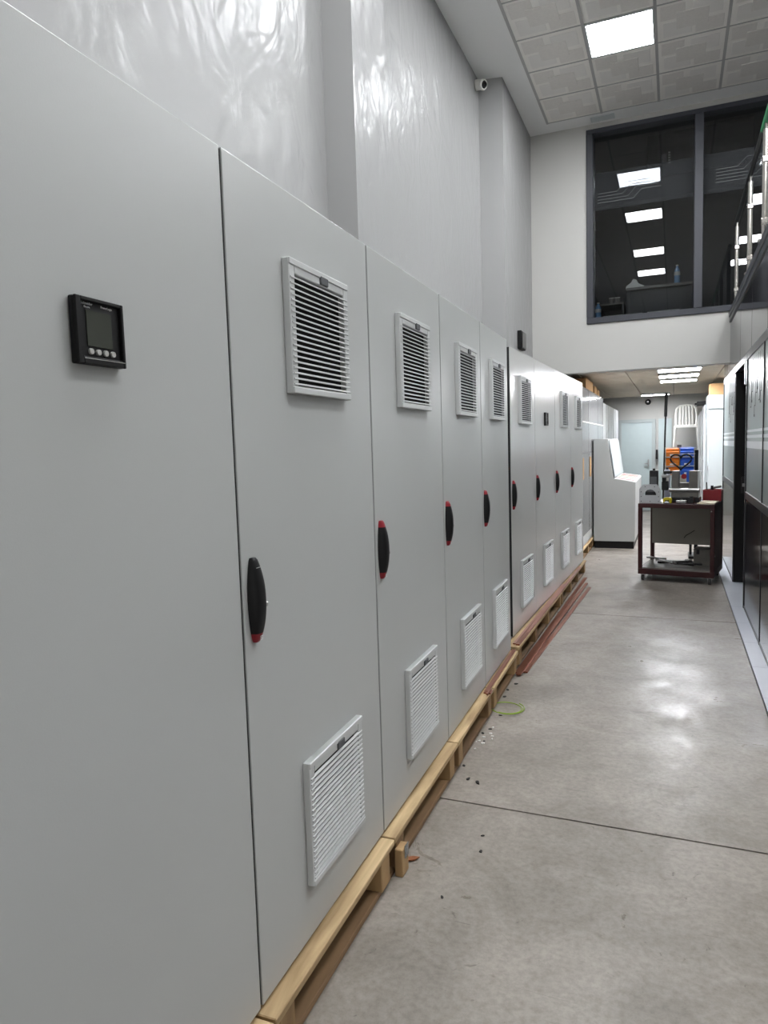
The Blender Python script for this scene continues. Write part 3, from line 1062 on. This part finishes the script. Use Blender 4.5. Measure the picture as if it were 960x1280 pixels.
# small copper offcut at the foot of the last near cabinet
tag(obj('copper_offcut', boxes([(-.02, .02, 0, .05, 0, .006), (.0, .012, -.03, .05, .006, .012)]), 'copper', None, (-.925, 3.6, .1485)), 'small copper offcut on the pallet at the foot of the last near cabinet', 'offcut')

# ---- green wire loop on the floor
bm = nb()
pts = []
for k in range(70):
    t = k / 69 * 2 * math.pi * 2.15
    r = .083 + .009 * math.sin(t * .7)
    pts.append((-.855 + r * 1.05 * math.cos(t), 3.785 + r * 1.08 * math.sin(t) + .006 * math.sin(t * .5), .004 + .010 * (k / 69) + .006 * math.sin(t * .5) ** 2))
pts = pts[22:] 
path_tube(bm, pts, .0028, n=6)
tag(obj('green_wire', bm, 'wire_green', smooth=True), 'yellow-green wire coiled in a loose loop on the floor by the pallets', 'wire')

# ---- debris on the floor
def chip(label, x, y, s, m, seed, group='small debris on the concrete floor'):
    rr = random.Random(seed)
    bm = nb()
    n = 6
    pts = [(s * (.6 + .6 * rr.random()) * math.cos(2 * math.pi * k / n), s * (.35 + .4 * rr.random()) * math.sin(2 * math.pi * k / n)) for k in range(n)]
    prism(bm, pts, 'z', 0, s * .45)
    tag(obj('debris_chip', bm, m, None, (x, y, 0), rr.random() * 3), label, 'debris', group)
chip('dark square chip on the floor near the floor joint', -.792, 2.889, .016, 'debris_dark', 1)
chip('thin dark scrap beside the square chip near the floor joint', -.841, 2.91, .012, 'debris_dark', 2)
chip('dark crumb by the pallet above the floor joint', -.895, 3.03, .011, 'debris_dark', 3)
chip('dark crumb on the open floor below the joint', -.664, 2.485, .008, 'debris_dark', 4)
chip('dark crumb on the open floor nearest the viewer', -.645, 2.379, .009, 'debris_dark', 5)
chip('dark crumb on the floor beside the leaf scrap', -.70, 2.08, .008, 'debris_dark', 6)
rr = random.Random(3)
for k in range(16):
    chip('tiny white scrap in the litter beside the pallet', -.885 + rr.gauss(0, .022), 3.36 + rr.gauss(0, .06), .005 + .007 * rr.random(), 'debris_white' if k % 3 else 'debris_dark', 20 + k, 'white scraps beside the pallet') if k % 3 else \
        chip('tiny dark scrap in the litter beside the pallet', -.885 + rr.gauss(0, .03), 3.36 + rr.gauss(0, .1), .006 + .007 * rr.random(), 'debris_dark', 20 + k, 'dark scraps beside the pallet')
for k, (x, y) in enumerate(((-.915, 3.98), (-.925, 4.1), (-.90, 4.22))):
    chip('dark crumb by the pallets between wire loop and copper bars', x, y, .012, 'debris_dark', 60 + k, 'dark crumbs between wire and copper bars')
bm = nb()
prism(bm, [(-.03, -.006), (-.012, -.014), (.014, -.012), (.034, .002), (.012, .012), (-.014, .010)], 'z', 0, .003)
for v_ in bm.verts:
    v_.co.z += .25 * abs(v_.co.y) + 3 * v_.co.x ** 2
tag(obj('dry_leaf', bm, 'leaf_brown', None, (-.872, 2.245, .001), .5), 'curled brown leaf-like scrap on the floor by the loose block', 'leaf')

# ---- grey operator console
co = thing('control_console', 'grey steel desk console with sloped panel standing behind the wrapped cabinets', 'console', (0, 10.2, 0))
CL = 1.9
bm = nb()
prism(bm, [(-1.035, .1), (-.485, .1), (-.475, .93), (-.765, .975), (-.842, 1.535), (-1.035, 1.54)], 'y', 0, CL, bev=.004)
obj('body', bm, 'cabinet_grey', co)
obj('plinth', B(-1.02, -.5, .01, CL - .01, 0, .1), 'black_plastic', co)
bm = nb()
prism(bm, [(-.7555, 1.0), (-.7495, 1.0), (-.824, 1.52), (-.830, 1.52)], 'y', .04, CL - .04)
obj('sloped_panel', bm, 'cabinet_white', co)
ds = nb()
prism(ds, [(-.755, .977), (-.755, .981), (-.49, .9405), (-.49, .9365)], 'y', .04, CL - .04)
dsk = obj('desk_panel', ds, 'white_metal', co)
for k, m in enumerate(('key_red', 'panel_beige', 'key_green', 'panel_beige', 'key_red', 'panel_beige')):
    bm = nb()
    y0 = .12 + k * .28
    prism(bm, [(-.74, .979), (-.74, .986), (-.505, .950), (-.505, .943)], 'y', y0, y0 + .13)
    obj('label_strip', bm, m, dsk)

# ---- maroon workshop trolley
TR = thing('tool_trolley', 'dark red steel workshop trolley on castors with tools on both shelves', 'trolley', (-.343, 7.86, 0), -.175)
TW, TD, TZ = .745, .66, .83
for x in (0, TW - .04):
    for y in (0, TD - .04):
        obj('leg', B(x, x + .04, y, y + .04, .085, TZ - .045, bev=.003), 'maroon_paint', TR)
obj('top_frame', boxes([(0, TW, 0, .04, TZ - .045, TZ), (0, TW, TD - .04, TD, TZ - .045, TZ), (0, .04, .04, TD - .04, TZ - .045, TZ), (TW - .04, TW, .04, TD - .04, TZ - .045, TZ)], bev=.003), 'maroon_paint', TR)
obj('top_sheet', B(.03, TW - .03, .03, TD - .03, TZ - .03, TZ - .004), 'maroon_paint', TR)
obj('bottom_frame', boxes([(0, TW, -.002, .04, .075, .135), (0, TW, TD - .04, TD, .075, .135), (-.001, .04, .04, TD - .04, .075, .135), (TW - .04, TW + .001, .04, TD - .04, .075, .135)], bev=.003), 'maroon_paint', TR)
obj('side_sheet', B(TW - .012, TW - .004, .04, TD - .04, .135, TZ - .045), 'maroon_paint', TR)
obj('lower_shelf', B(.02, TW - .02, .02, TD - .02, .13, .142), 'shelf_steel', TR)
bp_ = obj('back_panel', B(.02, TW - .09, TD - .05, TD - .042, .33, TZ - .045), 'panel_beige', TR)
bm = nb()
path_tube(bm, [(.36, TD - .051, .40), (.38, TD - .052, .43), (.42, TD - .052, .455), (.47, TD - .051, .49)], .004, n=6)
obj('scratch_cable', bm, 'dark_steel', bp_)
bm = nb()
for x in (TW - .04,):
    tube(bm, (x + .041, .02, .3), (x + .048, .02, .3), .006)
    tube(bm, (x + .01, -.006, TZ - .07), (x + .01, .0, TZ - .07), .006)
obj('bolt', bm, 'steel', TR)
for x in (.045, TW - .045):
    for y in (.045, TD - .045):
        f = obj('castor', boxes([(x - .025, x + .025, y - .02, y + .02, .068, .077), (x - .02, x - .016, y - .012, y + .012, .025, .07), (x + .016, x + .02, y - .012, y + .012, .025, .07)]), 'steel', TR)
        bm = nb()
        tube(bm, (x - .012, y, .031), (x + .012, y, .031), .031, n=18)
        obj('wheel', bm, 'rubber_grey', f, smooth=True)

Rt = Matrix.Translation((-.343, 7.86, 0)) @ Matrix.Rotation(-.175, 4, 'Z')
def on(x, y, z):
    return tuple(Rt @ Vector((x, y, z)))
RT = -.175

# bracket plate with arched slot
bp2 = thing('bracket_plate', 'light grey bracket plate with arched cut-out standing on the trolley corner', 'bracket', on(.0, .06, TZ), RT)
bm = nb()
outer = [(.0, 0), (.215, 0), (.215, .15), (.175, .2), (.04, .2), (0, .15)]
N = 16
inner = [(.11 + .062 * math.cos(math.pi * k / N), .085 + .062 * math.sin(math.pi * k / N)) for k in range(N + 1)]
V0 = [[bm.verts.new((x, y, z)) for x, z in outer] for y in (0, .012)]
V1 = [[bm.verts.new((x, y, z)) for x, z in inner] for y in (0, .012)]
def ring_face(O, I):
    # split the plate into strips between the outer outline and the slot outline
    idx_o = [0, 1, 2, 3, 4, 5]
    bm.faces.new([O[0], O[1], I[0], I[N]])
    bm.faces.new([O[1], O[2], I[3], I[2], I[1], I[0]])
    bm.faces.new([O[2], O[3], I[6], I[5], I[4], I[3]])
    bm.faces.new([O[3], O[4], I[10], I[9], I[8], I[7], I[6]])
    bm.faces.new([O[4], O[5], I[13], I[12], I[11], I[10]])
    bm.faces.new([O[5], O[0], I[16], I[15], I[14], I[13]])
ring_face(V0[0], V1[0])
ring_face(V0[1], V1[1])
for L_ in (list(zip(V0[0], V0[1])), list(zip(V1[0], V1[1]))):
    for k in range(len(L_)):
        a, b = L_[k], L_[(k + 1) % len(L_)]
        bm.faces.new((a[0], a[1], b[1], b[0]))
obj('plate', bm, 'grey_plate', bp2)
obj('foot', B(0, .215, .012, .09, 0, .012, bev=.002), 'grey_plate', bp2)
bm = nb()
for x, z in ((.02, .02), (.02, .07), (.02, .12), (.195, .02), (.195, .07), (.195, .12), (.06, .175), (.155, .175), (.11, .02)):
    tube(bm, (x, -.001, z), (x, .002, z), .005, n=8)
obj('rivet', bm, 'dark_steel', bp2)
obj('rear_drum', B(.05, .17, .03, .08, .012, .14, bev=.02), 'dark_steel', bp2)

def tin(name, label, x, y, w, d, h, body, lab, cat):
    t = thing(name, label, cat, on(x, y, TZ), RT)
    obj('can_body', B(0, w, 0, d, 0, h, bev=.008, seg=2), body, t)
    bm = nb()
    lathe(bm, [(.014, h), (.014, h + .018), (.01, h + .02)], w / 2, d / 2, 12)
    obj('cap', bm, 'black_plastic', t)
    obj('sticker', B(.008, w - .008, -.0012, 0, h * .35, h * .8), lab, t)
    return t
tin('solvent_can', 'dark grey square can with small cap behind the bracket plate', .06, .26, .085, .06, .34, 'dark_steel', 'latch_grey', 'can')
tin('lilac_bottle', 'pale lilac square bottle beside the dark can', .175, .46, .055, .05, .34, 'lilac_plastic', 'white_plastic', 'bottle')

# hand punching machine on the trolley
mc = thing('bench_machine', 'grey bench machine with roller and two side cheeks on the trolley', 'machine', on(.26, .22, TZ), RT)
obj('cheek', B(.02, .085, .1, .2, .09, .33, bev=.004), 'shelf_steel', mc)
obj('cheek', B(.19, .29, .1, .2, .09, .33, bev=.004), 'shelf_steel', mc)
obj('bridge', boxes([(.06, .24, .15, .2, .09, .2), (.02, .29, .06, .2, .05, .1)], bev=.004), 'shelf_steel', mc)
bm = nb()
tube(bm, (.0, .07, .125), (.3, .07, .125), .022, n=18)
obj('roller', bm, 'steel', mc, smooth=True)
obj('column', boxes([(.28, .3, .08, .1, 0, .33)]), 'white_metal', mc)
bm = nb()
tube(bm, (.14, .11, .27), (.14, .15, .27), .028, n=18)
obj('knob', bm, 'red_plastic', mc, smooth=True)
obj('slide', B(.165, .19, .11, .15, .21, .33), 'blue_bin', mc)
obj('base', boxes([(.0, .3, .04, .2, 0, .05)], bev=.004), 'dark_steel', mc)
bm = nb()
heart = []
for k in range(41):
    a = 2 * math.pi * k / 40
    hx = 16 * math.sin(a) ** 3
    hz = 13 * math.cos(a) - 5 * math.cos(2 * a) - 2 * math.cos(3 * a) - math.cos(4 * a)
    heart.append((.105 + hx * .0066, .13, .435 + hz * .0058))
path_tube(bm, heart[:-1], .009, n=8, closed=True)
obj('cable_loop', bm, 'black_plastic', mc, smooth=True)
obj('bridge_bar', B(.08, .24, .155, .165, .505, .513), 'white_metal', mc)
obj('crank', boxes([(-.07, .02, .1, .13, .3, .33), (-.08, -.04, .09, .14, .22, .3), (-.085, -.02, .1, .15, .12, .22)], bev=.006), 'dark_steel', mc)
obj('clamp', boxes([(-.08, -.0, .06, .1, .26, .29)], bev=.004), 'steel', mc)

# tape measure, flat parts, cardboard sheet, red tool box
tm = thing('tape_measure', 'yellow and black tape measure on the trolley beside the bracket plate', 'tape measure', on(.235, .08, TZ), RT)
bm = nb()
prism(bm, [(0, 0), (.085, 0), (.085, .045), (.07, .06), (.02, .06), (0, .045)], 'y', 0, .04, bev=.004)
obj('case', bm, 'yellow_plastic', tm)
obj('grip', boxes([(.02, .065, -.002, .042, .008, .035)], bev=.004), 'black_plastic', tm)
obj('hook', B(-.012, 0, .012, .028, .0, .006), 'steel', tm)
for k, (x, y, w, d, h, m, lab) in enumerate(((.36, .1, .1, .05, .03, 'steel', 'small bright steel block on the trolley front edge'), (.47, .12, .06, .07, .06, 'dark_steel', 'small dark steel block on the trolley before the machine column'),
                                             (.25, .03, .06, .02, .018, 'steel', 'tiny steel part on the trolley edge below the tape measure'))):
    t = thing('metal_part', lab, 'metal part', on(x, y, TZ), RT, 'small metal parts on the trolley')
    obj('block', B(0, w, 0, d, 0, h, bev=.003), m, t)
    bm = nb()
    tube(bm, (w / 2, d / 2, h), (w / 2, d / 2, h + .01), min(w, d) * .3, n=12)
    obj('boss', bm, m, t)
bm = nb()
prism(bm, [(.575, .04), (.735, .02), (.74, .36), (.59, .38)], 'z', 0, .012)
tag(obj('cardboard_sheet', bm, 'paper_cream', None, on(0, 0, TZ), RT), 'cream cardboard sheet lying on the right end of the trolley', 'cardboard')
tb = thing('tool_box', 'open red tool box with tools on the rear right corner of the trolley', 'tool box', on(.57, .44, TZ), RT)
obj('box_body', boxes([(0, .18, 0, .008, 0, .12), (0, .18, .17, .178, 0, .12), (0, .008, .008, .17, 0, .12), (.172, .18, .008, .17, 0, .12), (.008, .172, .008, .17, 0, .008)], bev=.001), 'red_plastic', tb)
bm = nb()
tube(bm, (.04, .06, .01), (.03, .05, .2), .006, n=8)
tube(bm, (.07, .1, .01), (.08, .1, .16), .014, n=8)
obj('tool_handle', bm, 'black_plastic', tb)
bm = nb()
tube(bm, (.1, .05, .14), (.16, .12, .15), .012, n=10)
obj('chrome_tool', bm, 'steel', tb)

# tools on the lower shelf
def wrench(label, x, y, z, rot, L, m):
    t = thing('hand_wrench', label, 'wrench', on(x, y, z), RT + rot, 'hand tools on the lower trolley shelf')
    t.scale = (1.2, 1.3, 1.4)
    obj('shaft', B(0, L, -.009, .009, 0, .01, bev=.003), m, t)
    bm = nb()
    prism(bm, [(L - .005, -.012), (L + .02, -.024), (L + .05, -.02), (L + .045, -.007), (L + .02, -.004), (L + .02, .008), (L + .045, .012), (L + .045, .024), (L + .015, .024), (L - .005, .012)], 'z', -.001, .012)
    obj('jaw', bm, m, t)
    bm = nb()
    tube(bm, (-.01, 0, -.001), (-.01, 0, .012), .019, n=14)
    obj('ring_end', bm, m, t)
zz = .143
wrench('chrome spanner lying across the front of the lower shelf', .17, .2, zz + .056, -.75, .17, 'steel')
wrench('chrome spanner pointing left on the lower shelf', .20, .3, zz + .056, 2.9, .1, 'steel')
for k, (x, y, r, L) in enumerate(((.16, .38, .3, .18), (.25, .3, -.3, .2), (.3, .24, .5, .12), (.22, .42, -.1, .18), (.36, .33, 1.2, .12), (.36, .14, .15, .16), (.2, .48, .1, .22))):
    wrench('black spanner in the jumble of tools on the lower shelf', x, y, zz + .002 + .017 * (k % 3), r, L, 'dark_steel')
gb = thing('metal_case', 'grey metal case at the right end of the lower trolley shelf', 'case', on(.495, .37, .1425), RT)
obj('case_body', B(0, .22, 0, .22, 0, .16, bev=.004), 'shelf_steel', gb)
obj('lid', B(-.003, .223, -.003, .223, .16, .175, bev=.003), 'shelf_steel', gb)
obj('clasp', B(.03, .06, -.008, 0, .12, .17), 'dark_steel', gb)

# ---- parts-bin rack behind the trolley
BX, BY = -.085, 9.45
rk = thing('bin_rack', 'white-framed stand carrying the orange and blue parts bins', 'rack', (BX, BY, 0))
obj('back_plate', B(-.01, .33, .16, .17, 1.03, 1.40), 'white_metal', rk)
for z in (1.055, 1.17, 1.285):
    obj('bin_ledge', B(-.01, .33, .0, .16, z - .008, z), 'white_metal', rk)
obj('upright', B(.335, .375, .06, .2, .0, 1.36), 'black_plastic', rk)
obj('upright', B(.28, .31, .17, .2, .0, 1.40), 'dark_steel', rk)
obj('foot', B(.27, .42, .0, .4, 0, .03), 'dark_steel', rk)
obj('top_cap', B(.13, .18, .1, .15, 1.40, 1.43), 'latch_grey', rk)
rowsn = ['bottom', 'middle', 'top']
for i, z in enumerate((1.055, 1.17, 1.285)):
    for j, (m, cn) in enumerate((('orange_bin', 'orange'), ('blue_bin', 'blue'))):
        t = thing('parts_bin', '%s %s plastic parts bin on the white stand behind the trolley' % (rowsn[i], cn), 'bin', (BX + .002 + j * .165, BY, z), 0, 'stacked parts bins')
        bm = nb()
        prism(bm, [(0, 0), (.15, 0), (.15, .1), (.03, .1), (.03, .066), (0, .056)], 'x', 0, .155, bev=.004)
        o = obj('bin_body', bm, m, t)
        obj('label_card', B(.045, .11, -.001, .0, .012, .03), 'white_print', t)
        obj('rim', B(-.002, .157, -.006, .004, .05, .058), m, t)

# ---- black pole
po = thing('black_pole', 'tall thin black pole leaning beside the pale far doors', 'pole', (-.17, 13.1, 0))
bm = nb()
tube(bm, (0, 0, 0), (.045, 0, 1.9), .014, n=10)
obj('shaft', bm, 'black_plastic', po)
bm = nb()
tube(bm, (.045, 0, 1.9), (.055, 0, 2.3), .026, n=12)
obj('sleeve', bm, 'black_plastic', po)

# ---- stacked white chairs on a grey crate at the far wall
cr = thing('grey_crate', 'tall grey crate by the far wall carrying the white chair', 'crate', (.02, 15.0, 0))
obj('crate_body', B(0, .56, 0, .6, 0, 1.31, bev=.004), 'panel_beige', cr)
obj('lid', B(-.01, .57, -.01, .61, 1.31, 1.33, bev=.003), 'panel_beige', cr)
def chair(label, loc):
    t = thing('plastic_chair', label, 'chair', loc)
    obj('seat', B(-.21, .21, .0, .42, .42, .45, bev=.008), 'white_plastic', t)
    obj('apron', B(-.19, .19, -.005, .01, .39, .43, bev=.004), 'white_plastic', t)
    for x in (-.2, .2):
        for y in (.02, .40):
            bm = nb()
            tube(bm, (x * 1.15, y - (.03 if y < .1 else -.03), 0), (x, y, .43), .022, .026, n=8)
            obj('leg', bm, 'white_plastic', t)
    bm = nb()
    # slatted back: outer hoop plus uprights
    hoop = [(-.19, .41, .44), (-.2, .46, .62), (-.18, .5, .78), (-.12, .52, .84), (0, .525, .86), (.12, .52, .84), (.18, .5, .78), (.2, .46, .62), (.19, .41, .44)]
    path_tube(bm, hoop, .022, n=8)
    obj('back_hoop', bm, 'white_plastic', t, smooth=True)
    for x in (-.12, -.06, 0, .06, .12):
        bm = nb()
        path_tube(bm, [(x, .42, .45), (x * .98, .46, .62), (x * .95, .515, .84)], .019, n=6)
        obj('back_slat', bm, 'white_plastic', t)
chair('white slatted plastic chair standing high on the grey crate', (.24, 15.14, 1.338))

# ---- white cabinets on the right of the rear room
tc_ = thing('white_cabinet', 'tall white cabinet with header panel, nearest beside the dark partition', 'cabinet', (.485, 11.9, 0))
obj('body', B(0, .7, .02, .6, 0.06, 2.16, bev=.004), 'cabinet_white', tc_)
obj('door', B(.015, .685, 0, .02, .08, 1.93, bev=.004), 'cabinet_white', tc_)
obj('header', B(0, .7, -.01, .02, 1.95, 2.16, bev=.004), 'cabinet_white', tc_)
obj('plinth', B(.01, .69, .04, .6, 0, .06), 'dark_steel', tc_)
obj('hinge', boxes([(.0, .014, -.008, .012, z, z + .08) for z in (.2, 1.0, 1.8)]), 'steel', tc_)
t = thing('cardboard_box', 'cardboard box on top of the nearest tall white cabinet', 'box', (.51, 11.92, 2.161))
obj('carton', B(0, .5, 0, .4, 0, .17, bev=.003), 'cardboard', t)
obj('flap', boxes([(0, .5, 0, .198, .17, .174), (0, .5, .202, .4, .17, .174)]), 'cardboard', t)
for i, (y, h, x) in enumerate(((12.56, 2.05, .47), (13.26, 2.0, .455), (13.96, 1.95, .44))):
    c = thing('white_cabinet', ['second tall white cabinet of the right-hand row', 'third tall white cabinet of the right-hand row', 'fourth white cabinet of the right-hand row, farthest'][i], 'cabinet', (x, y, 0), 0, 'white cabinets along the right of the rear room')
    obj('body', B(0, .6, .004, .68, .06, h, bev=.004), 'cabinet_white', c)
    obj('side_door', B(-.016, 0, .015, .665, .08, h - .02, bev=.004), 'wrap_white', c)
    obj('plinth', B(.02, .58, .02, .66, 0, .06), 'dark_steel', c)
    obj('handle', B(-.03, -.016, .05, .07, .95, 1.15), 'steel', c)
t = thing('black_case', 'flat black case on top of the right-hand white cabinets', 'case', (.36, 12.8, 2.05))
obj('case_body', B(0, .4, 0, .4, 0.002, .07, bev=.006), 'black_plastic', t)
obj('handle', boxes([(-.02, 0, .14, .16, .02, .05), (-.02, 0, .24, .26, .02, .05), (-.03, -.02, .14, .26, .02, .05)]), 'black_plastic', t)

S.cycles.max_bounces = 10
S.cycles.diffuse_bounces = 5
S.cycles.glossy_bounces = 4
S.cycles.transparent_max_bounces = 8
S.cycles.caustics_reflective = False
S.cycles.caustics_refractive = False
S.cycles.sample_clamp_indirect = 6.0
